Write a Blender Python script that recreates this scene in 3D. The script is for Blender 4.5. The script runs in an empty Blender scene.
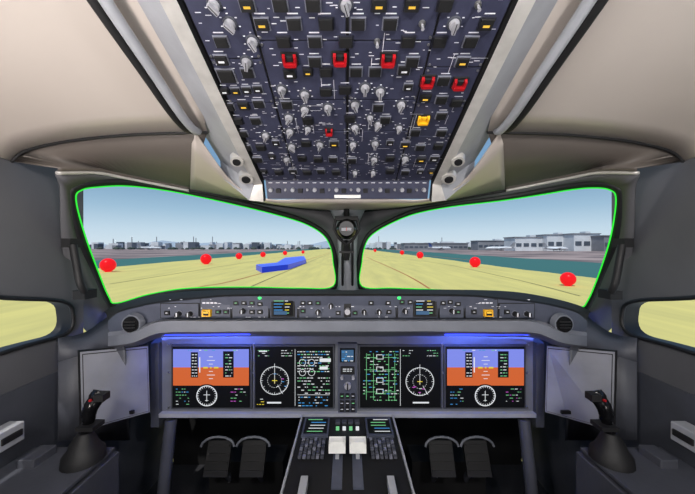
import bpy, bmesh, math, random
from mathutils import Vector, Matrix
random.seed(7)
F=300.0; CX=347.5; CY=247.0
sc=bpy.context.scene
sc.view_settings.view_transform='Standard'

def lin(c):
    out=[]
    for v in c:
        v=v/255.0
        out.append(v/12.92 if v<=0.04045 else ((v+0.055)/1.055)**2.4)
    return tuple(out)+(1.0,)
def mat(name,c,rough=0.5,metal=0.0,var=0.12,scale=25,bump=0.05,spec=0.4):
    m=bpy.data.materials.new(name); m.use_nodes=True
    nt=m.node_tree; b=nt.nodes['Principled BSDF']
    tc=nt.nodes.new('ShaderNodeTexCoord'); no=nt.nodes.new('ShaderNodeTexNoise')
    no.inputs['Scale'].default_value=scale; no.inputs['Detail'].default_value=4
    nt.links.new(tc.outputs['Object'],no.inputs['Vector'])
    r=nt.nodes.new('ShaderNodeValToRGB'); l=lin(c)
    r.color_ramp.elements[0].position=0.3; r.color_ramp.elements[1].position=0.7
    r.color_ramp.elements[0].color=tuple(x*(1-var) for x in l[:3])+(1,)
    r.color_ramp.elements[1].color=tuple(min(1,x*(1+var)) for x in l[:3])+(1,)
    nt.links.new(no.outputs['Fac'],r.inputs['Fac']); nt.links.new(r.outputs['Color'],b.inputs['Base Color'])
    if bump>0:
        bp=nt.nodes.new('ShaderNodeBump'); bp.inputs['Strength'].default_value=bump; bp.inputs['Distance'].default_value=0.01
        n2=nt.nodes.new('ShaderNodeTexNoise'); n2.inputs['Scale'].default_value=scale*8
        nt.links.new(tc.outputs['Object'],n2.inputs['Vector'])
        nt.links.new(n2.outputs['Fac'],bp.inputs['Height']); nt.links.new(bp.outputs['Normal'],b.inputs['Normal'])
    b.inputs['Roughness'].default_value=rough; b.inputs['Metallic'].default_value=metal
    b.inputs['Specular IOR Level'].default_value=spec
    return m
def emi(name,c,s=1.0):
    m=bpy.data.materials.new(name); m.use_nodes=True
    b=m.node_tree.nodes['Principled BSDF']; l=lin(c)
    b.inputs['Base Color'].default_value=(0.005,0.005,0.005,1); b.inputs['Roughness'].default_value=0.3
    b.inputs['Emission Color'].default_value=l; b.inputs['Emission Strength'].default_value=s
    b.inputs['Specular IOR Level'].default_value=0.1
    return m

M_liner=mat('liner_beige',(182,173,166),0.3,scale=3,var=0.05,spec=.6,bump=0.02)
M_liner_shade=mat('liner_shade',(92,85,80),0.5,scale=3)  # backlit shade of the front ceiling put into the liner colour
M_shell=mat('window_surround_grey',(84,84,88),0.55,scale=4)
M_rubber=mat('rubber_black',(24,24,27),0.5)
M_black=mat('matte_black',(20,20,22),0.6)
M_gloss=mat('gloss_black',(12,12,14),0.2,bump=0)
M_glare=mat('glareshield_black',(30,29,28),0.85,scale=60)
M_navy=mat('overhead_navy',(52,54,74),0.45,scale=40,bump=0.02)
M_navy2=mat('overhead_navy_dark',(30,31,42),0.5,bump=0.02)
M_rim=mat('button_rim',(108,110,122),0.5,bump=0)
M_grey=mat('panel_grey',(104,107,116),0.5,scale=10)
M_greyd=mat('panel_grey_dark',(66,68,76),0.5,scale=10)
M_greyl=mat('panel_grey_light',(150,152,158),0.4,scale=10)
M_lip=mat('glareshield_lip_grey',(122,124,132),0.45,scale=10)
M_slate=mat('fcu_slate',(70,74,88),0.5,bump=0.02)
M_silver=mat('silver_trim',(195,192,188),0.28,metal=0.3,bump=0)
M_knob=mat('knob_grey',(152,152,158),0.4,bump=0)
M_white=mat('white_plastic',(232,232,228),0.35,bump=0)
M_label=mat('label_white',(215,215,222),0.6,bump=0)
M_red=mat('guard_red',(160,20,28),0.35,bump=0)
M_yel=mat('guard_yellow',(235,175,30),0.4,bump=0)
M_screw=mat('screw_metal',(150,150,150),0.3,metal=0.8,bump=0)
M_floor=mat('floor_carpet',(34,34,38),0.9,scale=80,bump=0.3)
M_foot=mat('footwell_black',(14,14,16),0.8)
M_green=emi('outline_green',(50,235,60),1.1)  # green annotation outline, built as a glowing tube around each window
E_black=emi('screen_black',(6,7,9),1)
E_sky=emi('screen_sky',(128,140,232),1)
E_or=emi('screen_ground',(208,100,50),1)
E_wh=emi('screen_white',(225,228,232),1)
E_gr=emi('screen_green',(120,200,140),1)
E_cy=emi('screen_cyan',(70,150,215),1)
E_amb=emi('lamp_amber',(240,190,70),1.2)
E_yel=emi('screen_yellow',(225,205,60),1)
E_grn=emi('lamp_green',(60,240,110),2.0)
E_blue=emi('led_blue',(50,70,255),3)
E_mag=emi('screen_magenta',(200,90,200),1)
E_tab=emi('screen_slate',(70,110,150),0.8)

class MB:
    def __init__(s): s.v=[];s.f=[];s.mi=[];s.sm=[];s.mats=[];s.M=Matrix.Identity(4)
    def add(s,vs,fs,m,smooth=False):
        if m not in s.mats: s.mats.append(m)
        k=s.mats.index(m); o=len(s.v)
        s.v+= [s.M@Vector(p) for p in vs]
        for f in fs:
            s.f.append(tuple(o+i for i in f)); s.mi.append(k); s.sm.append(smooth)
    def box(s,c,d,m,R=None):
        vs=[]
        for x in(-.5,.5):
            for y in(-.5,.5):
                for z in(-.5,.5):
                    p=Vector((x*d[0],y*d[1],z*d[2]))
                    if R is not None: p=R@p
                    vs.append(Vector(c)+p)
        s.add(vs,[(0,1,3,2),(4,6,7,5),(0,4,5,1),(2,3,7,6),(0,2,6,4),(1,5,7,3)],m)
    def frz(s,cx,cy,w,h,z0,z1,m,t=0.85,m2=None):
        a=[(cx-w/2,cy-h/2,z0),(cx+w/2,cy-h/2,z0),(cx+w/2,cy+h/2,z0),(cx-w/2,cy+h/2,z0)]
        w2=w*t;h2=h*t
        b=[(cx-w2/2,cy-h2/2,z1),(cx+w2/2,cy-h2/2,z1),(cx+w2/2,cy+h2/2,z1),(cx-w2/2,cy+h2/2,z1)]
        s.add(a+b,[(0,1,5,4),(1,2,6,5),(2,3,7,6),(3,0,4,7),(3,2,1,0)],m)
        s.add(b,[(0,1,2,3)],m2 or m)
    def rect(s,x0,y0,x1,y1,z,m): s.add([(x0,y0,z),(x1,y0,z),(x1,y1,z),(x0,y1,z)],[(0,1,2,3)],m)
    def seg(s,x0,y0,x1,y1,w,z,m):
        dx=x1-x0;dy=y1-y0;L=math.hypot(dx,dy) or 1e-6;nx=-dy/L*w/2;ny=dx/L*w/2
        s.add([(x0+nx,y0+ny,z),(x1+nx,y1+ny,z),(x1-nx,y1-ny,z),(x0-nx,y0-ny,z)],[(0,1,2,3)],m)
    def ring(s,cx,cy,ri,ro,z,m,n=32,a0=0,a1=2*math.pi):
        vs=[];fs=[]
        for i in range(n+1):
            a=a0+(a1-a0)*i/n
            vs+=[(cx+ri*math.cos(a),cy+ri*math.sin(a),z),(cx+ro*math.cos(a),cy+ro*math.sin(a),z)]
        for i in range(n): fs.append((2*i,2*i+1,2*i+3,2*i+2))
        s.add(vs,fs,m)
    def cylz(s,cx,cy,r0,r1,z0,z1,m,n=18):
        a=[(cx+r0*math.cos(2*math.pi*i/n),cy+r0*math.sin(2*math.pi*i/n),z0) for i in range(n)]
        b=[(cx+r1*math.cos(2*math.pi*i/n),cy+r1*math.sin(2*math.pi*i/n),z1) for i in range(n)]
        s.add(a+b,[(i,(i+1)%n,n+(i+1)%n,n+i) for i in range(n)],m,True)
        s.add(b,[tuple(range(n))],m)
    def tube(s,pts,r,m,n=12,caps=True,closed=False):
        pts=[Vector(p) for p in pts]; N=len(pts)
        rs=r if isinstance(r,(list,tuple)) else [r]*N
        vs=[];up=None
        for i,p in enumerate(pts):
            if closed: t=pts[(i+1)%N]-pts[i-1]
            else: t=pts[min(i+1,N-1)]-pts[max(i-1,0)]
            t.normalize()
            if up is None:
                up=Vector((0,0,1)) if abs(t.z)<.9 else Vector((0,1,0))
            a=t.cross(up)
            if a.length<1e-4: a=t.cross(Vector((1,0,0)))
            a.normalize(); b=a.cross(t).normalized(); up=b
            for k in range(n):
                an=2*math.pi*k/n; vs.append(p+(a*math.cos(an)+b*math.sin(an))*rs[i])
        fs=[]
        for i in range(N if closed else N-1):
            j=(i+1)%N
            for k in range(n): fs.append((i*n+k,i*n+(k+1)%n,j*n+(k+1)%n,j*n+k))
        s.add(vs,fs,m,True)
        if caps and not closed:
            s.add(vs[:n],[tuple(range(n))],m); s.add(vs[-n:],[tuple(range(n))],m)
    def loft(s,rows,m,smooth=True,closed=False):
        n=len(rows[0]);vs=[p for r in rows for p in r];fs=[]
        for i in range(len(rows)-1):
            for k in range(n if closed else n-1):
                k2=(k+1)%n; fs.append((i*n+k,i*n+k2,(i+1)*n+k2,(i+1)*n+k))
        s.add(vs,fs,m,smooth)
    def prism(s,poly,dv,m,msides=None):
        n=len(poly);a=[Vector(p) for p in poly];b=[p+Vector(dv) for p in a]
        s.add(a,[tuple(range(n))],m); s.add(b,[tuple(range(n))],m)
        s.add(a+b,[(i,(i+1)%n,n+(i+1)%n,n+i) for i in range(n)],msides or m)
    def build(s,name,recalc=True,bevel=0,thick=0):
        me=bpy.data.meshes.new(name); me.from_pydata([tuple(p) for p in s.v],[],s.f)
        for m in s.mats: me.materials.append(m)
        for i,p in enumerate(me.polygons): p.material_index=s.mi[i]; p.use_smooth=s.sm[i]
        if recalc:
            bm=bmesh.new(); bm.from_mesh(me); bmesh.ops.recalc_face_normals(bm,faces=bm.faces); bm.to_mesh(me); bm.free()
        ob=bpy.data.objects.new(name,me); sc.collection.objects.link(ob)
        if thick:
            md=ob.modifiers.new('thick','SOLIDIFY'); md.thickness=thick; md.offset=0
        if bevel:
            md=ob.modifiers.new('bev','BEVEL'); md.width=bevel; md.segments=2; md.limit_method='ANGLE'
        return ob

def P(px,py,d): return Vector(((px-CX)/F*d,d,(CY-py)/F*d))
def D(px,py): return 1.62-0.5*(abs(px-CX)/270.0)**1.6+(py-247)*0.0015
def cr(pts,n=6,closed=False):
    pts=[Vector(p) for p in pts];N=len(pts);out=[]
    for i in range(N if closed else N-1):
        if closed: p0,p1,p2,p3=pts[i-1],pts[i],pts[(i+1)%N],pts[(i+2)%N]
        else: p0,p1,p2,p3=pts[max(i-1,0)],pts[i],pts[i+1],pts[min(i+2,N-1)]
        for k in range(n):
            t=k/n
            out.append(0.5*((2*p1)+(p2-p0)*t+(2*p0-5*p1+4*p2-p3)*t*t+(3*p1-p0-3*p2+p3)*t**3))
    if not closed: out.append(pts[-1])
    return out
def zo(y): return 0.6898-0.4*y

# ---------------------------------------------------------------- windshield + surround (front wall)
WL=[(76,200),(82,190),(100,187),(125,186),(155,189),(190,195),(240,206),(280,216),(305,224),(322,234),(330,246),(333,262),(333,286),(300,288),(250,287),(190,288),(150,294),(117,303),(109,297),(97,268),(85,235)]
WR=[(616,200),(610,190),(592,188),(570,190),(540,195),(500,201),(450,207),(415,214),(390,224),(372,235),(365,246),(362,262),(362,286),(395,288),(445,290),(505,293),(545,299),(578,307),(588,300),(601,268),(611,235)]
OL=[(60,190),(58,172),(98,172),(125,177),(155,183),(190,190),(240,199),(280,205),(305,208),(330,210),(346,222),(347.5,262),(347.5,292),(300,296),(250,296),(190,297),(148,304),(112,318),(88,332),(72,300),(62,245)]
wf=MB()
gm=bpy.data.materials.new('clear_glass'); gm.use_nodes=True; nt=gm.node_tree
nt.nodes.remove(nt.nodes['Principled BSDF'])
tr=nt.nodes.new('ShaderNodeBsdfTransparent'); gl=nt.nodes.new('ShaderNodeBsdfGlossy'); mx=nt.nodes.new('ShaderNodeMixShader')
gl.inputs['Roughness'].default_value=0.02; mx.inputs[0].default_value=0.006
tr.inputs[0].default_value=(0.98,0.99,0.99,1)
nt.links.new(tr.outputs[0],mx.inputs[1]); nt.links.new(gl.outputs[0],mx.inputs[2]); nt.links.new(mx.outputs[0],nt.nodes['Material Output'].inputs[0])
for idx,(W,sg) in enumerate(((WL,-1),(WR,1))):
    O=[(p[0] if sg<0 else 695-p[0],p[1]) for p in OL]
    w3=[P(a,b,D(a,b)) for a,b in W]; o3=[P(a,b,D(a,b)) for a,b in O]
    mid=[]
    for a,b in zip(w3,o3):
        v=b-a; mid.append(a+v*min(0.9,0.028/v.length))
    w=cr(w3,6,True);o=cr(o3,6,True);md=cr(mid,6,True)
    wf.loft([w,md],M_rubber,True,True)
    wf.loft([w,[p*1.02 for p in w]],M_rubber,True,True)
    wf.loft([md,o],M_shell,True,True)
    g=MB(); g.tube([p*0.997 for p in w],0.0024,M_green,8,closed=True)
    g.add([p*1.01 for p in w],[tuple(range(len(w)))],gm)
    g.build('window_%d'%(idx+1),recalc=False)
rows=[]
for py,hw in ((204,26),(212,16),(222,11.5),(240,9.5),(262,9),(285,10),(294,13)):
    r=[]
    for k in range(9):
        a=math.pi*k/8; d=D(CX,py)-0.004-0.05*math.sin(a)
        q=P(CX,py,D(CX,py)); r.append(Vector((-hw/F*1.6*math.cos(a),d,q.z)))
    rows.append(r)
wf.loft(rows,M_greyl)
for sx in(-1,1): wf.tube([Vector((sx*0.026,1.565,z)) for z in (0.14,0.0,-0.2)],0.004,M_black,8)
wf.box((0,1.74,-.81),(2.0,.03,.9),M_foot)
wf.build('wall_front',thick=0.005)
b=MB()
c=P(346.5,229,1.42)
b.tube([c+Vector((0,0.06,0)),c+Vector((0,0.03,0)),c,c-Vector((0,0.03,0)),c-Vector((0,0.045,0))],[0.03,0.046,0.050,0.045,0.034],M_gloss,20)
b.box(c+Vector((0,-0.047,-0.004)),(0.045,0.006,0.014),M_greyl)
b.box(c+Vector((0,-0.0505,-0.004)),(0.003,0.002,0.016),M_red)
b.box(c+Vector((0,0.01,0.05)),(0.11,0.06,0.018),M_black)
for sx in(-1,1):
    b.tube([c+Vector((sx*0.05,0.0,0.05)),c+Vector((sx*0.06,0.0,0.0)),c+Vector((sx*0.035,0.0,-0.045)),c+Vector((0.0,0.02,-0.075))],0.007,M_black,8)
b.tube([c+Vector((0,0.05,-0.06)),c+Vector((0,0.08,-0.10)),c+Vector((0,0.09,-0.15))],[0.016,0.022,0.014],M_black,12)
b.box(c+Vector((0,0.07,-0.11)),(0.075,0.02,0.012),M_black)
b.tube([c+Vector((0,0.01,0.055)),c+Vector((0,0.02,0.1))],0.014,M_black,10)
b.build('standby_compass')

# ---------------------------------------------------------------- ceiling
b=MB()
for sg in(-1,1):
    fr=[P(px if sg<0 else 695-px,py,D(px,py)) for px,py in ((58,172),(98,172),(125,177),(155,183),(190,190))]
    lip=[p*0.985+Vector((0,0,0.012)) for p in fr]
    def arc(y,zs,zi,xi):
        pts=[]
        for k in range(5):
            th=math.radians(22.5*k); pts.append(Vector((sg*(1.03-(1.03-xi)*(1-math.cos(th))),y,zs+(zi-zs)*math.sin(th))))
        return cr(pts,6)
    b.loft([cr(fr,6),cr(lip,6)],M_liner_shade)
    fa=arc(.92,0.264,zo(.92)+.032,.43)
    b.loft([cr(lip,6),fa],M_liner_shade)
    rr=[fa]
    for y,zs,zi,xi in ((.85,.27,zo(.85)+.035,.41),(.7,.28,zo(.7)+.035,.39),(.5,.29,zo(.5)+.035,.38),(.25,.30,.62,.38),(-.1,.30,.66,.38),(-.9,.30,.68,.38)):
        rr.append(arc(y,zs,zi,xi))
    b.loft(rr,M_liner)
    b.tube([p-Vector((0,0,.002)) for p in fa],.0035,M_black,6)
    b.tube([p+Vector((0,-0.004,-0.004)) for p in cr(fr,6)],0.004,M_silver,8)
b.loft([[Vector((-.39,.3,.60)),Vector((.39,.3,.60))],[Vector((-.39,-.1,.66)),Vector((.39,-.1,.66))],[Vector((-.39,-.9,.68)),Vector((.39,-.9,.68))]],M_liner)
# unseen black skin over the crown, added to block sky through gaps
b.loft([[Vector((x*wd,y,z)) for x in(-1,-.5,0,.5,1)] for y,z,wd in((.2,.80,.62),(.6,.68,.62),(1.0,.52,.62),(1.22,.46,.60),(1.32,.42,.50),(1.5,.34,.30))],M_black)
b.build('ceiling',thick=0.004)
b=MB()
A=[(-.47,.91,.36),(-.42,1.10,.235),(-.31,1.135,.182),(-.15,1.14,.181),(0,1.14,.181)]
A=[Vector(p) for p in A]; A=A+[Vector((-p.x,p.y,p.z)) for p in A[-2::-1]]
Bp=[P(px,py,D(px,py)) for px,py in((190,190),(240,199),(280,205),(315,209),(347.5,210.5))]
Bp=Bp+[Vector((-p.x,p.y,p.z)) for p in Bp[-2::-1]]
C1=[a*0.75+c*0.25+Vector((0,0,-0.006)) for a,c in zip(A,Bp)]
C2=[a*0.4+c*0.6+Vector((0,0,-0.004)) for a,c in zip(A,Bp)]
b.loft([cr(A,6),cr(C1,6),cr(C2,6),cr(Bp,6)],M_liner)
b.tube([p+Vector((0,-.006,-.002)) for p in cr(Bp,6)],0.006,M_black,8)
b.build('trim_1',thick=0.004)

# ---------------------------------------------------------------- side walls
for sg,nm in((-1,'left'),(1,'right')):
    X=sg*1.03
    hole=[(.72,.03),(.76,-.06),(.86,-.14),(1.08,-.195),(1.122,-.25),(1.10,-.315),(.95,-.315),(.45,-.30),(.30,-.1),(.30,.03),(.36,.08),(.62,.09)]
    outer=[(1.17,.31),(1.17,.0),(1.17,-.155),(1.17,-.25),(1.17,-.32),(1.17,-.45),(.8,-.45),(-.9,-.45),(-.9,-.1),(-.9,.1),(-.9,.31),(.8,.31)]
    b=MB()
    h=[Vector((X,y,z)) for y,z in hole]; o=[Vector((X,y,z)) for y,z in outer]
    h2=cr(h,5,True); o2=[]
    N=len(o)
    for i in range(N):
        for k in range(5): o2.append(o[i].lerp(o[(i+1)%N],k/5))
    b.loft([h2,o2],M_shell,False,True)
    b.loft([h2,[p+Vector((sg*.06,0,0)) for p in h2]],M_rubber,True,True)
    b.tube([p-Vector((sg*.002,0,0)) for p in h2],.007,M_rubber,8,closed=True)
    b.box((X,.42,-.85),(.01,2.66,.82),M_greyd)
    b.build('wall_'+nm)
    def m(px): return px if sg<0 else 695-px
    b=MB()
    r0=[P(m(58),338,1.04),P(m(74),336,1.09),P(m(90),330,1.13),P(m(112),314,1.17),P(m(122),308,1.2)]
    r1=[P(m(58),347,1.03),P(m(72),345,1.05),P(m(90),340,1.06),P(m(108),330,1.07),P(m(122),324,1.07)]
    r2=[P(m(58),362,1.02),P(m(72),358,1.03),P(m(90),354,1.04),P(m(108),352,1.05),P(m(125),350,1.05)]
    r3=[P(m(58),440,1.0),P(m(72),440,1.03),P(m(90),440,1.1),P(m(108),440,1.14),P(m(130),440,1.16)]
    b.loft([cr(r0,5),cr(r1,5),cr(r2,5)],M_greyd)
    b.loft([cr(r2,5),cr(r3,5)],M_greyd)
    b.build('trim_%d'%(2 if sg<0 else 3),thick=.004)
    b=MB()
    pts=[P(m(84),292,1.0),P(m(80),283,.985),P(m(76),262,.985),P(m(73),245,.99)]
    b.tube(cr(pts,5),.011,M_black,10)
    b.box(P(m(85),294,1.02),(.04,.05,.03),M_black)
    b.box(P(m(72.5),243,1.01),(.03,.05,.03),M_black)
    b.build('window_latch_handle')
b=MB(); b.box((0,-.93,-.28),(2.1,.04,1.98),M_greyd); b.box((0,-.905,-.35),(.8,.02,1.8),M_grey); b.box((.3,-.885,-.35),(.1,.03,.03),M_silver); b.build('wall_back')

# ---------------------------------------------------------------- overhead panel
b=MB()
ay,az=-.9285,.3714
Mo=Matrix(((1,0,0,0),(0,ay,-az,.657),(0,az,ay,.427),(0,0,0,1)))
b.M=Mo
def ov(px,py):
    t=(CY-py)/F; d=.6898/(t+.4)
    return ((px-CX)/F*d,(.657-d)/.9285)
Y0=-.485;Y1=.30
b.frz(0,(Y0+Y1)/2,.62,Y1-Y0,-.05,0,M_black,1.0)
cols=[(-.307,-.19),(-.188,-.002),(.002,.178),(.18,.307)]
for ci,(xa,xb) in enumerate(cols):
    y=Y0+.004
    hs=[[.12,.1,.13,.12,.14,.17],[.09,.16,.11,.15,.12,.15],[.09,.16,.11,.15,.12,.15],[.1,.13,.12,.1,.15,.18]][ci]
    for hgt in hs:
        b.frz((xa+xb)/2,y+hgt/2-.002,xb-xa-.002,hgt-.003,0,.004,M_navy,.985)
        for sx in(xa+.006,xb-.006):
            for sy in(y+.005,y+hgt-.01): b.cylz(sx,sy,.003,.0026,.004,.006,M_screw,8)
        y+=hgt
def knob(x,y,r=.0106,ang=None):
    ang=random.uniform(-.7,.7) if ang is None else ang
    b.cylz(x,y,r*1.35,r*1.25,.004,.007,M_greyd)
    b.cylz(x,y,r,r*.88,.007,.015,M_knob)
    R=Matrix.Rotation(ang,3,'Z'); b.box((x,y,.019),(r*.65,r*2.1,.009),M_knob,R)
    b.box((x,y,.0238),(r*.14,r*1.9,.001),M_black,R)
    for k in range(5):
        a=-.3+k*.93; b.box((x+math.cos(a)*r*1.75,y+math.sin(a)*r*1.75,.0048),(.004,.0016,.0008),M_label)
def btn(x,y,w=.026,h=.02,lamp=None):
    b.frz(x,y,w*1.2,h*1.24,.004,.0075,M_rim if random.random()<.6 else M_navy2,.96)
    b.frz(x,y,w*1.06,h*1.06,.006,.012,M_black,.9)
    lamp=lamp if lamp is not None else (random.random()<.35)
    if lamp: b.rect(x-w*.25,y-h*.18,x+w*.25,y+h*.05,.0123,random.choice([M_label,M_label,E_amb]))
    b.rect(x-w*.4,y+h*.85,x+w*.4,y+h*.97,.0046,M_label)
def guard(x,y,mm,w=.03,h=.024):
    b.frz(x,y,w*1.25,h*1.25,.004,.008,M_black,.95)
    for sx in(-1,1): b.frz(x+sx*w*.4,y,w*.22,h,.008,.018,mm,.8)
    b.frz(x,y-h*.35,w,h*.35,.008,.02,mm,.85)
    b.frz(x,y+h*.12,w*.55,h*.5,.008,.013,M_black if mm is M_red else mm,.8)
def tog(x,y):
    b.cylz(x,y,.007,.006,.004,.009,M_screw,10)
    b.cylz(x,y,.0025,.0035,.009,.022,M_knob,8)
occ=[]
def put(kind,px,py):
    x,y=ov(px,py)
    occ.append((x,y))
    if kind=='k': knob(x,y)
    elif kind=='K': knob(x,y,.0085)
    elif kind=='b': btn(x,y)
    elif kind=='B': btn(x,y,.036,.03,False)
    elif kind=='s': btn(x,y,.02,.016,True)
    elif kind=='r': guard(x,y,M_red)
    elif kind=='R': guard(x,y,M_red,.02,.018)
    elif kind=='y': guard(x,y,M_yel)
    elif kind=='t': tog(x,y)
items=[('k',247,60),('r',290,57),('r',340,56),('r',388,57),('b',315,60),('b',412,60),('b',462,60),('b',222,58),
('B',227,74),('b',248,71),('b',290,72),('s',308,70),('b',326,70),('b',356,70),('b',375,70),('b',404,68),('r',427,79),('r',459,81),('b',443,79),
('s',225,89),('s',236,89),('s',247,88),('s',258,87),('k',282,88),('k',305,93),('k',365,86),('k',380,90),('b',326,90),('b',345,88),('s',408,85),('b',425,96),('b',441,98),
('b',229,105),('b',244,104),('b',259,102),('b',287,103),('k',305,108),('k',328,106),('k',355,103),('b',378,106),('k',401,103),('b',456,101),
('y',423,117),('b',441,114),('b',238,119),('b',256,119),('k',289,116),('b',308,119),('b',350,117),('b',385,118),('K',370,116),
('b',243,132),('k',266,134),('k',290,130),('K',308,127),('R',329,129),('k',355,126),('k',378,123),('K',399,126),('b',415,131),('b',441,131),
('b',247,146),('b',261,146),('s',276,141),('k',292,145),('b',306,142),('k',320,143),('b',334,142),('k',353,143),('k',375,142),('s',390,141),('b',405,143),('b',420,146),('b',438,145),
('b',258,158),('s',272,155),('k',287,158),('b',302,157),('b',318,158),('b',333,158),('b',352,159),('k',374,158),('b',390,157),('k',405,157),('b',421,158),('b',434,157),
('s',264,170),('b',279,171),('b',293,170),('b',307,171),('b',321,170),('b',336,171),('K',355,171),('K',373,171),('b',390,170),('b',405,171),('s',420,170),('s',431,170)]
for it in items: put(*it)
for py in (40,22,3):
    for i in range(9): put(random.choice('kbbbt'),222+i*31+(12 if py==22 else 0)-(40-py)*0.2*(4-i)/4,py)
for i in range(650):
    x=random.uniform(-.3,.3); y=random.uniform(Y0+.01,.25)
    if any(abs(x-a)<.02 and abs(y-c)<.016 for a,c in occ): continue
    w=random.uniform(.004,.013)
    b.rect(x-w/2,y,x+w/2,y+.0017,.0048,M_label)
for i in range(40):
    x=random.uniform(-.28,.28); y=random.uniform(Y0+.03,.2); L=random.uniform(.02,.06)
    if random.random()<.5: b.rect(x,y,x+L,y+.001,.0047,M_label)
    else: b.rect(x,y,x+.001,y+L,.0047,M_label)
p0=Vector((0,1.107,zo(1.107))); p1=Vector((0,1.135,.182))
yv=(p0-p1).normalized(); zv=Vector((1,0,0)).cross(yv)
L=(p0-p1).length
b.M=Matrix(((1,0,0,0),(0,yv.y,zv.y,p1.y),(0,yv.z,zv.z,p1.z),(0,0,0,1)))
b.frz(0,L/2,.61,L,-.03,0.002,M_navy,.99)
for i in range(22):
    x=-.285+i*.0271
    if i%3==0: b.cylz(x,L*.5,.008,.007,.002,.014,M_knob,12)
    elif i%3==1: b.frz(x,L*.45,.018,.016,.002,.009,M_black,.9)
    else:
        b.cylz(x,L*.5,.005,.0045,.002,.006,M_screw,10); b.cylz(x,L*.5,.002,.003,.006,.016,M_knob,8)
    b.rect(x-.007,L*.85,x+.007,L*.88,.0026,M_label)
b.frz(0,.010,.10,.012,.002,.006,M_white,.95)
b.M=Matrix.Identity(4)
for sg in(-1,1):
    ys=[.25,.4,.55,.7,.85,1.0,1.107]
    r1=[Vector((sg*.309,y,zo(y)+.005)) for y in ys]+[Vector((sg*.309,1.137,.178))]
    r2=[Vector((sg*.314,y,zo(y)-.016)) for y in ys]+[Vector((sg*.318,1.135,.170))]
    r3=[Vector((sg*.345,y,zo(y)-.018)) for y in ys]+[Vector((sg*.37,1.13,.176))]
    r4=[Vector((sg*.47,y,zo(y)+.072)) for y in ys]+[Vector((sg*.47,1.12,.26))]
    b.loft([r1,r2],M_black); b.loft([r2,r3],M_silver,False); b.loft([r3,r4],M_greyl,False)
    for y,r in((.98,.02),(1.07,.024)):
        c=Vector((sg*(.36),y,zo(y)-.006)); n=Vector((-sg*.1,-.5,-.75)).normalized()
        b.tube([c,c+n*.022],[r*1.15,r],M_silver,20); b.tube([c+n*.018,c+n*.026],[r*.7,r*.6],M_black,16)
b.build('overhead_control_panel')

for sg in(-1,1):
    b=MB()
    ys=[.42,.46,.55,.7,.82,.9,.93]
    off=[.03,-.012,-.03,-.03,-.03,-.012,.03]
    pts=[Vector((sg*.455,y,zo(y)+.03+o)) for y,o in zip(ys,off)]
    b.tube(cr(pts,5),.012,M_greyl,12)
    b.tube(cr([p+Vector((sg*.025,0,.006)) for p in pts],5),.012,M_black,10)
    for i in (0,-1):
        b.tube([pts[i]+Vector((0,0,-.01)),pts[i]+Vector((0,0,.03))],.025,M_black,14)
    b.build('ceiling_grab_handle')

# ---------------------------------------------------------------- glareshield
b=MB()
def sym(l): 
    return l+[(695-p[0],)+tuple(p[1:]) for p in l[-2::-1]]
back=sym([(104,312),(117,305),(150,296.5),(190,291),(250,289.5),(333,289.5),(347.5,291)])
bk=[P(x,y,D(x,y)-.004) for x,y in back]
def row(pys,ds): 
    pxs=[108,118,135,160,200,235,347.5]
    return [P(x,y,d) for x,y,d in sym(list(zip(pxs,pys,ds)))]
A=row([319,311,306,301,297,294.5,294],[1.08,1.06,1.05,1.05,1.05,1.04,1.04])
A2=row([321,313,308,303,299,296.5,296],[1.075,1.05,1.04,1.04,1.04,1.03,1.03])
Bq=row([332,331,328,320,319.5,319.5,319.5],[1.07,1.05,1.05,1.05,1.05,1.05,1.05])
Cq=row([336,335,332,322,321,321,321],[1.05,1.02,1.0,.99,.99,.99,.99])
Dq=row([346,345,342,333,332,331.5,331.5],[1.05,1.02,1.0,.99,.99,.99,.99])
Eq=row([352,351,348,338,337,336.5,336.5],[1.12,1.13,1.14,1.16,1.17,1.17,1.17])
R=lambda q:cr(q,6)
mid=[a.lerp(c,.5)+Vector((0,0,.008)) for a,c in zip(bk,A)]
b.loft([R(bk),R(mid),R(A)],M_glare); b.loft([R(A),R(A2)],M_black); b.loft([R(A2),R(Bq)],M_slate)
b.loft([R(Bq),R(Cq)],M_lip); b.loft([R(Cq),R(Dq)],M_grey); b.loft([R(Dq),R(Eq)],M_grey)
s=1.035/F
b.M=Matrix(((s,0,0,-CX*s),(0,0,-1,1.046),(0,-s,0,CY*s),(0,0,0,1)))
def kb(x,y,r=3.0,mm=M_black): b.cylz(x,y,r*1.25,r*1.15,0,.01,M_rim,14); b.cylz(x,y,r,r*.85,.008,.026,mm,14); b.box((x,y,.0275),(r*.3,r*1.4,.003),M_label)
def bt(x,y,w=6,h=5,l=None):
    b.frz(x,y,w,h,0,.014,M_black,.9)
    b.rect(x-w*.2,y-.5,x+w*.2,y+.2,.0145,l or M_label)
def subp(x0,x1,y0,y1): b.frz((x0+x1)/2,(y0+y1)/2,x1-x0+1.4,y1-y0+1.4,-.002,.006,M_black,1); b.frz((x0+x1)/2,(y0+y1)/2,x1-x0,y1-y0,0,.008,M_slate,.985)
subp(160,198,304,318);subp(200,230,300,318);subp(232,268,297,318);subp(270,297,297,318);subp(299,345,297,318);subp(347,396,297,318);subp(398,438,297,318);subp(440,464,297,318);subp(466,498,300,318);subp(500,535,304,318)
for x,l in((207,E_amb),(488,E_amb)):
    b.frz(x,313,9,7,.008,.02,M_yel,.9); b.rect(x-2.8,310.8,x+2.8,315,.0205,M_gloss); b.rect(x-2.3,311.3,x+2.3,313,.021,l)
for x0 in(202,470):
    for k in range(6): b.rect(x0+k*4,302.4,x0+k*4+3,303.8,.0085,M_label)
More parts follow.
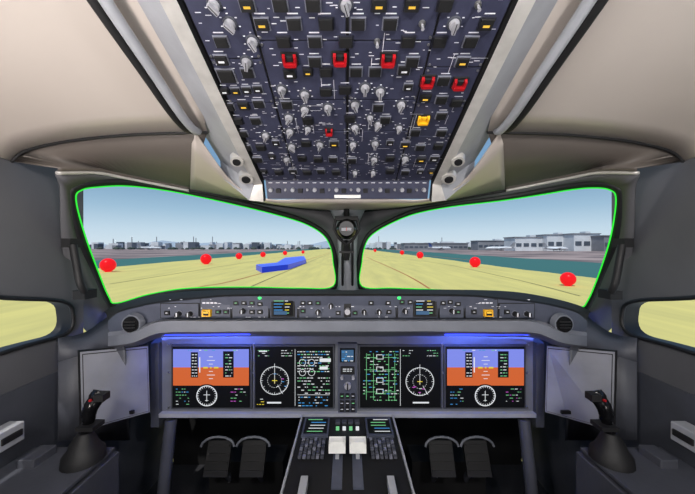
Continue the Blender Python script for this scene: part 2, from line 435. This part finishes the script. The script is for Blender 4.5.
for x in(283,425):
    b.frz(x,307,24,20,.006,.012,M_black,.97); b.rect(x-10,298.5,x+10,315.5,.0125,E_black)
    for k in range(5):
        yy=300.5+k*3; b.rect(x-9,yy,x-9+random.uniform(5,10),yy+.8,.013,random.choice([E_gr,E_cy,E_wh])); b.rect(x+2,yy,x+2+random.uniform(3,6),yy+.8,.013,random.choice([E_gr,E_yel,E_wh]))
    b.rect(x-9,311,x+4,314.5,.0132,E_tab)
for x,y in((179,314),(190,314),(243,311),(318,312),(331,306),(364,312),(379,312),(405,311),(452,311),(515,314),(527,314)): kb(x,y,2.8)
for x,y in((167,313),(218,312),(226,312),(236,303),(244,303),(252,303),(252,312),(260,304),(260,312),(303,303),(303,311),(310,303),(318,303),(338,313),(355,313),(371,303),(388,303),(389,312),(402,302),(410,302),(443,303),(450,302),(458,304),(458,312),(474,312),(507,312)):
    bt(x,y,5.4,4.4,random.choice([M_label,E_gr,M_label]))
for x in (325,340,360,385): b.rect(x-5,298.6,x+5,302,.009,E_black); b.rect(x-3.5,299.7,x+3,300.7,.0095,E_wh)
b.rect(344,298,351,317,.0095,M_black)
b.cylz(347.5,311,3.2,2.8,.008,.03,M_knob,14)
for x in(260,399): b.cylz(x,297.5,2.2,1.8,.004,.016,E_grn,12)
for i in range(80):
    x=random.uniform(165,530); y=random.choice([299.5,306.5,308,317]); 
    if 270<x<297 or 412<x<438: continue
    b.rect(x,y,x+random.uniform(1,3),y+.5,.0088,M_label)
b.M=Matrix.Identity(4)
for sg in(-1,1):
    px=135 if sg<0 else 560
    c=P(px,323,1.035)
    b.tube([c,c+Vector((0,-.02,0))],[.036,.032],M_grey,24)
    b.tube([c+Vector((0,-.015,0)),c+Vector((0,-.024,0))],[.030,.026],M_gloss,24)
    for k in range(3): b.box(c+Vector((0,-.026,-.010+k*.010)),(.036,.004,.003),M_black)
    x0,x1=(165,250) if sg<0 else (445,530)
    b.tube([P(x0,334.8,1.07),P(x1,334,1.07)],.0035,E_blue,8)
b.build('glareshield',recalc=True)

# ---------------------------------------------------------------- main instrument panel
b=MB()
s=.004
b.M=Matrix(((s,0,0,-CX*s),(0,0,-1,1.2),(0,-s,0,CY*s),(0,0,0,1)))
b.frz(347.5,375.5,372,79,-.06,0,M_grey,1.0)
b.frz(347.5,413,376,4,-.08,.02,M_greyl,.99)
b.frz(158,383,9,92,-.08,.02,M_greyd,.9); b.frz(537,383,9,92,-.08,.02,M_greyd,.9)
def screen(x0,x1,y0=347,y1=405):
    b.frz((x0+x1)/2,(y0+y1)/2,x1-x0+6,y1-y0+6,0,.010,M_greyd,.985)
    b.frz((x0+x1)/2,(y0+y1)/2,x1-x0+2.5,y1-y0+2.5,.010,.0125,M_black,.99,E_black)
Z=.0135
def R_(x0,y0,x1,y1,m,dz=0): b.rect(x0,y0,x1,y1,Z+dz*.0004,m)
def text(x0,y0,x1,y1,st,ms,p=.75,h=.8,dz=3):
    y=y0
    while y<y1:
        x=x0
        while x<x1:
            w=random.uniform(1.0,3.4)
            if random.random()<p: R_(x,y,min(x+w,x1),y+h,random.choice(ms),dz)
            x+=w+.9
        y+=st
def pfd(x0,x1,cx):
    screen(x0,x1)
    w=x1-x0
    R_(x0,348,x1,366,E_sky); R_(x0,366,x1,384,E_or)
    R_(x0+w*.235,351,x0+w*.33,376,E_black,1); R_(x0+w*.66,350,x0+w*.80,376,E_black,1)
    R_(x0+w*.345,356,x0+w*.36,371,E_wh,1)
    text(x0+w*.25,353,x0+w*.32,375,3,[E_wh],.9); text(x0+w*.69,353,x0+w*.78,375,3,[E_wh,E_gr],.9)
    text(x0+w*.2,348.6,x0+w*.85,350.5,2,[E_gr,E_cy,E_wh],.4)
    for k in range(-3,4):
        if k: R_(x0+w*.5-(4 if k%2==0 else 2),366+k*3.6,x0+w*.5+(4 if k%2==0 else 2),366.6+k*3.6,E_wh,2)
    R_(x0+w*.4,365.4,x0+w*.46,367,E_yel,3); R_(x0+w*.54,365.4,x0+w*.6,367,E_yel,3); R_(x0+w*.49,365.4,x0+w*.51,367,E_yel,3)
    R_(x0,384,x1,405,E_black,1)
    b.add([(cx+13.5*math.cos(a*math.pi/16),395+12.5*math.sin(a*math.pi/16)*min(1,.78 if math.sin(a*math.pi/16)>0 else 1),Z+.0008) for a in range(32)],[tuple(range(32))],E_black)
    b.ring(cx,394,9.4,10.3,Z+.0014,E_wh); 
    for k in range(24):
        a=k*math.pi/12; b.seg(cx+8*math.cos(a),394+8*math.sin(a),cx+9.6*math.cos(a),394+9.6*math.sin(a),.5,Z+.0014,E_wh)
    b.seg(cx,389,cx,399.5,.6,Z+.0016,E_wh); b.seg(cx-3.2,393,cx+3.2,393,.6,Z+.0016,E_wh); b.seg(cx-1.6,398.6,cx+1.6,398.6,.6,Z+.0016,E_wh)
    text(x0+3,387,x0+16,403,3,[E_wh,E_cy,E_gr],.6,.6); text(x1-18,387,x1-3,402,3,[E_gr,E_wh,E_mag],.5,.6)
def nd(cx,cy,r):
    b.ring(cx,cy,r-.35,r+.25,Z+.0008,E_wh,40)
    for k in range(20): b.ring(cx,cy,r*.5-.2,r*.5+.2,Z+.0008,E_wh,2,k*math.pi/10,k*math.pi/10+.15)
    for k in range(36):
        a=k*math.pi/18; q=2.4 if k%3==0 else 1.3; b.seg(cx+(r-q)*math.cos(a),cy+(r-q)*math.sin(a),cx+r*math.cos(a),cy+r*math.sin(a),.35,Z+.0008,E_wh)
    b.seg(cx,cy-r-3,cx,cy+3,.45,Z+.001,E_wh); b.seg(cx-2.6,cy,cx+2.6,cy,.7,Z+.001,E_yel); b.seg(cx,cy-2,cx,cy+3,.7,Z+.001,E_yel)
    b.seg(cx+3,cy+4,cx+8,cy+13,.4,Z+.001,E_wh)
    for k in range(5):
        a=random.uniform(0,6.28); rr=r*random.uniform(.4,.8); R_(cx+rr*math.cos(a),cy+rr*math.sin(a),cx+rr*math.cos(a)+2.4,cy+rr*math.sin(a)+.7,random.choice([E_cy,E_mag,E_wh]),3)
pfd(175,250,208.5); pfd(446,522,483.5)
screen(257,332); nd(275.5,379,13.8)
text(259,349,270,355,2.6,[E_wh,E_gr],.8,.6); text(282,349,293,355,2.6,[E_gr,E_wh],.8,.6)
R_(260,349,268,350.6,E_wh,3); text(258,397,268,404,2.6,[E_wh,E_yel],.4,.6)
R_(268,400,282,401.6,E_wh,3)
R_(295.5,348,295.9,404,E_wh,2)
text(298,350,330,372,2.8,[E_wh,E_wh,E_gr,E_cy],.75,.8); text(298,376,330,392,3.0,[E_wh,E_wh,E_gr],.6,.8); text(299,395,328,404,2.8,[E_cy,E_wh],.6)
for x,y in((303,361),(312,361),(303,371),(312,371)): b.ring(x,y,2.9,3.4,Z+.0016,E_wh,16)
R_(320,357,331,360.5,E_wh,4); R_(320,365,328,368,E_wh,4)
R_(298,392.8,330,393.2,E_wh,2)
screen(361,439); nd(419,380,13.8)
R_(399.5,348,399.9,404,E_wh,2)
text(363,350,398,400,3.2,[E_gr,E_gr,E_wh,E_cy],.5,.7)
for y in(356,368,379,390): R_(364,y,396,y+.4,E_gr,2); R_(376,y-2.8,383,y+2,E_wh,2); R_(376.7,y-2.2,382.3,y+1.4,E_black,3)
for x in(366,373,388,394): R_(x,352,x+.4,398,E_gr,2)
text(402,349,412,355,2.6,[E_wh,E_gr],.8,.6); text(426,349,437,355,2.6,[E_gr,E_wh],.8,.6); R_(412,400,428,401.5,E_wh,3)
b.frz(347.5,377,19,70,0,.012,M_slate,.98)
b.frz(347.5,354,15,14,.012,.016,M_black,.95,E_black)
R_(341.5,348.5,353.5,354,E_tab,9); R_(341.5,354,353.5,359,E_tab,9); text(342,350,353,359,2.2,[E_wh,E_cy],.6,.8,11)
b.frz(347.5,369,14,8,.012,.016,M_black,.95); text(343,367,352,371,2,[E_wh],.8,.8,9)
b.cylz(347.5,384,3.6,3.1,.012,.025,M_knob,16); b.cylz(342,376,1.8,1.5,.012,.024,M_knob,10); b.cylz(353,376,1.8,1.5,.012,.024,M_knob,10)
b.box((347.5,384,.027),(1.3,6.5,.005),M_black)
for yy in(394,401,407): 
    for xx in(342,347.5,353): b.frz(xx,yy,4.2,4.6,.012,.02,M_black,.9); b.rect(xx-1.2,yy-.8,xx+1.2,yy,.0205,random.choice([M_label,E_gr]))
for x in (254,442,169,527):
    for y in(344,372,407): b.cylz(x,y,.9,.8,0,.011,M_screw,8)
b.build('main_instrument_panel')

# ---------------------------------------------------------------- outboard folding panels
for sg in(-1,1):
    def m(px): return px if sg<0 else 695-px
    b=MB()
    q=[P(m(80),352,.97),P(m(148),346,1.13),P(m(150),412,1.12),P(m(128),418,1.08),P(m(82),431,.96)]
    cen=sum(q,Vector())/5
    n=(q[1]-q[0]).cross(q[4]-q[0]).normalized()
    if n.y>0:n=-n
    out=[cen+(p-cen)*1.03-n*.012 for p in q]
    b.add(out+q,[(i,(i+1)%5,5+(i+1)%5,5+i) for i in range(5)],M_black)
    b.add(q,[tuple(range(5))],M_lip)
    b.add([cen+(p-cen)*.955+n*.0015 for p in q],[tuple(range(5))],M_black); b.add([cen+(p-cen)*.935+n*.003 for p in q],[tuple(range(5))],M_lip)
    b.box(q[3].lerp(cen,.25)+n*.008,(.05,.008,.012),M_black)
    b.build('outboard_table_panel')
    b=MB()
    b.box((sg*.873,.55,-.95),(.27,.84,.58),M_greyd)
    b.box((sg*.873,.55,-.645),(.26,.82,.012),M_greyd)
    b.box((sg*.985,.86,-.545),(.045,.07,.055),M_greyl); b.box((sg*.961,.86,-.545),(.006,.055,.02),M_black)
    b.box((sg*.93,.9,-.63),(.05,.07,.03),M_greyd)
    for k in range(4): b.tube([Vector((sg*(.80+.03*k),.5,-.64)),Vector((sg*(.80+.03*k),.5,-.615))],.01,M_black,10)
    b.build('side_console',bevel=.006)
    b=MB()
    base=P(m(84),436,.9); top=P(m(98),395,.9)
    ax=(top-base)
    pts=[base+ax*t+Vector((0,o,0)) for t,o in((-.08,0),(.12,0),(.3,0),(.45,-.005),(.6,-.012),(.78,-.012),(.92,0.0),(1.0,.008),(1.05,.012))]
    b.tube(cr(pts,3),[r*.9 for r in [.018]*3+[.0145]*3+[.0155]*3+[.019]*3+[.021]*3+[.022]*3+[.026]*3+[.025]*3+[.012]],M_gloss,16)
    b.box(base+ax*1.0+Vector((sg*-.018,-.008,0)),(.028,.028,.020),M_black)
    b.box(base+ax*.97+Vector((0,-.025,0)),(.006,.006,.006),M_red)
    b.box(base+ax*.28+Vector((sg*-.012,-.005,0)),(.05,.045,.012),M_black)
    bb=base+Vector((0,0,-.03))
    b.tube([Vector((bb.x,bb.y,-.638)),Vector((bb.x,bb.y,-.615)),Vector((bb.x,bb.y,-.60)),Vector((bb.x,bb.y,-.585)),base+ax*.1],[.055,.052,.040,.034,.018],M_black,20)
    b.build('sidestick')

# ---------------------------------------------------------------- pedestal
b=MB()
zt=-.668
b.box((0,.78,-.96),(.36,.80,.57),M_greyd)
b.box((0,.78,zt-.003),(.355,.79,.012),M_black)
zt+=.003
for sg in(-1,1):
    b.box((sg*.177,.78,zt),(.006,.79,.018),M_greyl)
    b.box((sg*.115,1.10,zt+.004),(.095,.11,.01),M_slate); b.box((sg*.115,1.10,zt+.0095),(.082,.09,.002),E_black)
    for k in range(5): b.box((sg*.115+random.uniform(-.01,.01),1.065+k*.018,zt+.011),(.055,.003,.001),random.choice([E_gr,E_wh,E_cy]))
    for i in range(6):
        for j in range(6): b.box((sg*.115-.035+.014*i,1.025-j*.017,zt+.008),(.010,.011,.008),M_greyd if (i+j)%3 else M_rim)
for i in range(4): b.box((-.036+.024*i,1.13,zt+.006),(.018,.02,.008),M_greyd)
for i in range(4): b.box((-.036+.024*i,1.09,zt+.006),(.012,.01,.01),E_wh if i%2 else E_gr)
for sg in(-1,1):
    b.box((sg*.03,.93,zt+.004),(.03,.22,.006),M_slate)
    b.box((sg*.032,.945,zt+.02),(.012,.03,.04),M_greyl)
    b.box((sg*.032,.94,zt+.045),(.052,.04,.028),M_white)
    b.box((sg*.032,.93,zt+.062),(.040,.02,.008),M_white)
for k in range(3):
    b.tube([Vector((-.09+.09*k,.62,zt)),Vector((-.09+.09*k,.62,zt+.03))],[.02,.017],M_knob,16)
b.box((-.12,.8,zt+.01),(.02,.08,.03),M_greyl); b.box((.12,.8,zt+.01),(.02,.08,.03),M_greyl)
b.build('center_pedestal',bevel=.002)

for sg in(-1,1):
    b=MB()
    for k,x in enumerate((.40,.55)):
        c=Vector((sg*x,1.28,-.90))
        Rx=Matrix.Rotation(math.radians(-25),3,'X')
        b.box(c,(.10,.02,.13),M_black,Rx)
        for j in range(4): b.box(c+Rx@Vector((0,-.013,-.045+j*.03)),(.09,.006,.008),M_black,Rx)
        b.tube([c+Vector((0,.03,-.05)),c+Vector((0,.2,-.3))],.014,M_greyd,10)
        arcp=[c+Vector((.07*math.cos(t),-.01+.01*math.sin(t),.055+.035*math.sin(t))) for t in [math.pi*i/8 for i in range(9)]]
        b.tube(arcp,.005,M_grey,8)
    b.box((sg*.47,1.45,-1.12),(.34,.12,.25),M_foot)
    b.build('rudder_pedals')
    b=MB()
    pts=[Vector((sg*.70,1.19,-.685)),Vector((sg*.70,1.17,-.78)),Vector((sg*.70,1.14,-.95)),Vector((sg*.70,1.12,-1.24))]
    b.tube(cr(pts,5),.022,M_greyd,12)
    b.build('panel_support_leg')

b=MB(); b.box((0,.4,-1.27),(2.04,2.7,.04),M_floor); b.build('floor')

# ---------------------------------------------------------------- outside
GZ=-5.6
gm=bpy.data.materials.new('airfield_ground'); gm.use_nodes=True; nt=gm.node_tree; bs=nt.nodes['Principled BSDF']; bs.inputs['Roughness'].default_value=.95
bs.inputs['Specular IOR Level'].default_value=0.1
N=nt.nodes.new; Lk=nt.links.new
tc=N('ShaderNodeTexCoord'); sp=N('ShaderNodeSeparateXYZ'); Lk(tc.outputs['Object'],sp.inputs[0])
nz=N('ShaderNodeTexNoise'); nz.inputs['Scale'].default_value=.03; nz.inputs['Detail'].default_value=6; Lk(tc.outputs['Object'],nz.inputs['Vector'])
def math_(op,a,c=None,cl=False):
    n=N('ShaderNodeMath'); n.operation=op; n.use_clamp=cl
    for i,v in enumerate((a,c)):
        if v is None: continue
        if isinstance(v,(int,float)): n.inputs[i].default_value=v
        else: Lk(v,n.inputs[i])
    return n.outputs[0]
def mixc(f,a,c):
    n=N('ShaderNodeMix'); n.data_type='RGBA'; Lk(f,n.inputs['Factor'])
    for k,v in(('A',a),('B',c)):
        sock=[i for i in n.inputs if i.name==k and i.type=='RGBA'][0]
        if isinstance(v,tuple): sock.default_value=v
        else: Lk(v,sock)
    return [o for o in n.outputs if o.type=='RGBA'][0]
xx=math_('ADD',sp.outputs[0],math_('MULTIPLY',math_('SUBTRACT',nz.outputs['Fac'],.5),6))
def band(a,c): return math_('MULTIPLY',math_('GREATER_THAN',xx,a),math_('LESS_THAN',xx,c))
c_teal=(0.05,0.15,0.14,1); c_yel=(0.64,0.56,0.19,1); c_yel2=(0.53,0.47,0.17,1)
n2=N('ShaderNodeTexNoise'); n2.inputs['Scale'].default_value=.5; n2.inputs['Detail'].default_value=8
mp=N('ShaderNodeMapping'); mp.inputs['Scale'].default_value=(1,.12,1); Lk(tc.outputs['Object'],mp.inputs[0]); Lk(mp.outputs[0],n2.inputs['Vector'])
rp=N('ShaderNodeValToRGB'); rp.color_ramp.elements[0].position=.3; rp.color_ramp.elements[0].color=c_yel2; rp.color_ramp.elements[1].position=.65; rp.color_ramp.elements[1].color=c_yel
Lk(n2.outputs['Fac'],rp.inputs[0])
rp2=N('ShaderNodeValToRGB'); rp2.color_ramp.elements[0].position=.4; rp2.color_ramp.elements[0].color=(.15,.12,.12,1); rp2.color_ramp.elements[1].position=.6; rp2.color_ramp.elements[1].color=(.36,.28,.26,1)
Lk(nz.outputs['Fac'],rp2.inputs[0])
col=rp2.outputs[0]
col=mixc(band(-105,-66),col,c_teal); col=mixc(band(44,88),col,c_teal)
col=mixc(band(-66,44),col,rp.outputs[0])
Lk(col,bs.inputs['Base Color'])
b=MB(); b.add([(-6000,5,GZ),(6000,5,GZ),(6000,9000,GZ),(-6000,9000,GZ)],[(0,1,2,3)],gm); b.build('airfield_ground',recalc=False)
M_line=mat('taxi_line',(175,110,60),.8,bump=0); M_dark=mat('tar_seam',(125,118,72),.9,bump=0)
def G(px,py,z=GZ): 
    d=(-z)*F/(py-CY); return Vector(((px-CX)/F*d,d,z))
b=MB()
def strip(pts,w,m,z=.02):
    c=cr([G(*p) for p in pts],8); rw=[[],[]]
    for i,p in enumerate(c):
        t=(c[min(i+1,len(c)-1)]-c[max(i-1,0)]).normalized(); n=Vector((-t.y,t.x,0))*w/2
        rw[0].append(p+n+Vector((0,0,z))); rw[1].append(p-n+Vector((0,0,z)))
    b.loft(rw,m,False)
strip([(150,300),(200,287),(250,276.5),(310,259),(335,251)],.4,M_line,.03)
strip([(110,284),(200,270),(270,259),(330,250)],.3,M_dark); strip([(240,292),(290,270),(330,253.5)],.3,M_dark)
strip([(375,255),(430,262),(500,276),(580,296)],.3,M_dark); strip([(366,257),(400,272),(440,296)],.35,M_line)
strip([(370,250),(430,256),(480,261.5)],.8,M_line,.04)
b.build('taxiway_markings',recalc=False)
M_mred=emi('overlay_red',(236,28,36),.85)  # red annotation dots, built as self-lit balls on the ground
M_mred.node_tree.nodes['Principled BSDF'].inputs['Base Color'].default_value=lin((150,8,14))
for cx,cy,r in((108,265,6.8),(206,259,5.2),(239,256,3.2),(263,254.5,2.7),(285,253,2.2),(303,252,1.6),(375,250.5,1.5),(402,252.5,2.2),(420,255,3.4),(475,262,5.2),(568,279,6.8)):
    d=-GZ*F/(cy+r-CY); c=P(cx,cy,d); rr=r/F*d
    me=bpy.data.meshes.new('red_overlay_ball'); bm=bmesh.new(); bmesh.ops.create_uvsphere(bm,u_segments=28,v_segments=18,radius=rr)
    for f in bm.faces: f.smooth=True
    bmesh.ops.create_cone(bm,cap_ends=True,segments=20,radius1=rr*.5,radius2=rr*.3,depth=rr*.14,matrix=Matrix.Translation((0,0,-rr*.95)))
    bm.to_mesh(me); bm.free(); me.materials.append(M_mred)
    o=bpy.data.objects.new('red_overlay_ball',me); o.location=c; sc.collection.objects.link(o)
M_blue=emi('overlay_blue',(45,85,235),.45); M_blue.node_tree.nodes['Principled BSDF'].inputs['Base Color'].default_value=lin((30,60,190))  # blue annotation shape, built as a self-lit block with darker sides
M_blue2=emi('overlay_blue_side',(25,50,190),.7); M_blue2.node_tree.nodes['Principled BSDF'].inputs['Base Color'].default_value=lin((20,45,150))
b=MB(); pl=[G(px,py,-4.3) for px,py in((256,264.5),(277,262.5),(285,257.6),(304,256),(306,259.5),(288,264.5),(262,267))]
b.prism(pl,(0,0,-1.28),M_blue,M_blue2); b.build('blue_overlay_block')
M_bw=mat('terminal_white',(205,208,212),.7,scale=.05,var=.15,bump=0); M_bg=mat('terminal_grey',(130,132,138),.7,scale=.05,var=.2,bump=0)
M_bd=mat('terminal_glass',(80,88,100),.3,scale=.1,bump=0); M_tree=mat('tree_dark',(62,72,66),.9,scale=.1,bump=0)
def building(px0,px1,pyt,d,m,name):
    b=MB(); x0=(px0-CX)/F*d; x1=(px1-CX)/F*d; h=(CY-pyt)/F*d-GZ; w=x1-x0; cx=(x0+x1)/2
    b.box((cx,d+15,GZ+h/2),(w,30,h),m); b.box((cx,d+15,GZ+h+.5),(w+2,32,1.2),M_bg)
    nb=max(2,int(w/9))
    for k in range(nb): b.box((x0+(k+.5)*w/nb,d-.2,GZ+h*.45),(w/nb*.7,.5,h*.25),M_bd)
    b.box((cx+w*.2,d+12,GZ+h+2),(w*.2,10,3.5),M_bw)
    b.build(name)
for a in((478,510,241,520,M_bg),(515,545,237.5,430,M_bw),(547,571,235,420,M_bw),(574,600,234,400,M_bw),(604,640,236,380,M_bg),(404,468,243.5,560,M_bg)):
    building(*a,'terminal_building')
b=MB()
for i in range(190):
    px=random.uniform(60,320) if i<115 else random.uniform(372,640)
    d=random.uniform(800,1000); h=random.uniform(.8,5.2)/F*d-GZ; w=random.uniform(2,8)/F*d
    if 270<px<320: h*=.65
    b.box(((px-CX)/F*d,d,GZ+h/2),(w,20,h),random.choice([M_bw,M_bw,M_bg,M_bd]))
    if random.random()<.12: b.box(((px-CX)/F*d,d,GZ+h),(1.5,1.5,h*1.6),M_bg)
b.build('city_skyline')
rng=[];top=[]
for i in range(90):
    x=-3000+i*68; h=GZ+30+18*math.sin(i*.33)+14*math.sin(i*.9+1)+random.uniform(-3,3); rng.append(Vector((x,2400,GZ))); top.append(Vector((x,2440,h)))
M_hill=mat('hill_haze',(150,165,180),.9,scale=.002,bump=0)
b=MB(); b.loft([rng,top],M_hill); b.build('distant_hills')
b=MB()
for i in range(130):
    x=random.uniform(-640,640); 
    if -20<x<20: continue
    y=random.uniform(660,760); r=random.uniform(2,4.5)
    b.tube([Vector((x,y,GZ)),Vector((x,y,GZ+r*.5)),Vector((x,y,GZ+r)),Vector((x,y,GZ+r*1.5))],[r*1.2,r*1.5,r*1.1,r*.3],M_tree,7)
b.build('tree_line')
M_tail=mat('tail_blue',(50,70,120),.5,bump=0); M_fus=mat('fuselage_white',(215,218,222),.4,scale=.1,bump=0)
def jet(px,d,yaw,tail,s=1.0):
    b=MB(); x=(px-CX)/F*d
    b.M=Matrix.Translation((x,d,GZ+4.2*s))@Matrix.Rotation(yaw,4,'Z')@Matrix.Scale(s,4)
    b.tube([Vector((-20,0,0.8)),Vector((-14,0,.3)),Vector((-8,0,0)),Vector((10,0,0)),Vector((15,0,-.1)),Vector((18,0,-.5)),Vector((19.3,0,-.8))],[.3,1.4,2,2,1.8,1.1,.2],M_fus,14)
    for sg in(-1,1):
        b.prism([Vector((4,sg*1.5,-.8)),Vector((-2,sg*1.5,-.8)),Vector((-7,sg*17,.6)),Vector((-5,sg*17,.6))],(0,0,.35),M_fus)
        b.prism([Vector((-14,sg*.5,1)),Vector((-18,sg*.5,1)),Vector((-20,sg*6,1.3)),Vector((-18.5,sg*6,1.3))],(0,0,.25),M_fus)
        b.tube([Vector((4,sg*6,-1.8)),Vector((0,sg*6,-1.7))],[1.1,.9],M_bg,12)
        b.tube([Vector((-1,sg*3,-1)),Vector((-1,sg*3,-4.1))],.3,M_bg,8)
    b.tube([Vector((14,0,-1)),Vector((14,0,-4.1))],.25,M_bg,8)
    b.prism([Vector((-12,-.2,1.5)),Vector((-18.5,-.2,1.2)),Vector((-20.5,-.2,8)),Vector((-17.5,-.2,8))],(0,.4,0),tail)
    b.build('parked_airliner')
jet(440,480,.2,M_tail); jet(500,430,2.9,M_bg); jet(556,390,.1,M_bg,.9); jet(150,560,.3,M_bg)

# ---------------------------------------------------------------- light
w=bpy.data.worlds.new('sky'); sc.world=w; w.use_nodes=True; nt=w.node_tree
bg=nt.nodes['Background']; tc=nt.nodes.new('ShaderNodeTexCoord'); sp=nt.nodes.new('ShaderNodeSeparateXYZ'); rp=nt.nodes.new('ShaderNodeValToRGB')
nt.links.new(tc.outputs['Generated'],sp.inputs[0]); nt.links.new(sp.outputs[2],rp.inputs[0]); nt.links.new(rp.outputs[0],bg.inputs[0])
cr_=rp.color_ramp
cr_.elements[0].position=0; cr_.elements[0].color=(.68,.79,.87,1)
cr_.elements[1].position=1; cr_.elements[1].color=(.20,.34,.58,1)
for p,c in((.05,(.56,.71,.83,1)),(.11,(.36,.54,.70,1)),(.19,(.19,.35,.53,1)),(.4,(.20,.35,.58,1))):
    e=cr_.elements.new(p); e.color=c
bg.inputs[1].default_value=1.0
sl=bpy.data.lights.new('sun','SUN'); sl.energy=3.3; sl.angle=.01; sl.color=(1,.97,.92)
so=bpy.data.objects.new('sun',sl); so.rotation_euler=(math.radians(28),math.radians(-12),0); sc.collection.objects.link(so)
def area(name,loc,tgt,size,e,col=(1,1,1),sy=None):
    l=bpy.data.lights.new(name,'AREA'); l.energy=e; l.size=size; l.color=col
    if sy: l.shape='RECTANGLE'; l.size_y=sy
    o=bpy.data.objects.new(name,l); o.location=loc
    o.rotation_euler=(Vector(tgt)-Vector(loc)).to_track_quat('-Z','Y').to_euler(); sc.collection.objects.link(o)
area('cabin_fill_light',(-.5,-.2,.42),(-.2,1.1,-.15),.12,10,(1,.97,.94)); area('cabin_fill_light',(.5,-.2,.42),(.2,1.1,-.15),.12,9,(1,.98,.96))  # added fill lights behind the camera, no fixtures
area('ceiling_fill_light',(-.72,.1,-.35),(-.66,.45,.45),.12,9,(1,.91,.86)); area('ceiling_fill_light',(.75,-.3,-.5),(.75,.5,.45),.2,3,(1,.94,.90))  # added fills aimed up to brighten the ceiling
area('rear_fill_light',(0,-.7,.3),(0,1,-.1),.5,4,(1,.98,.97))  # added soft fill from the rear, no lamp modelled there
area('overhead_area_light',(0,.15,-.15),(0,.85,.35),.08,1.4,(1,.98,.96))  # bare area light without fixture, aimed up at the overhead panel
for sg in(-1,1): area('glareshield_blue_lamp',(sg*.56,1.085,-.315),(sg*.56,1.2,-.38),.40,4.5,(.10,.18,1),.012)
cam=bpy.data.cameras.new('camera'); cam.sensor_width=36; cam.lens=F/695*36; cam.clip_start=.01; cam.clip_end=20000
co=bpy.data.objects.new('camera',cam); co.rotation_euler=(math.radians(90),0,0); sc.collection.objects.link(co); sc.camera=co
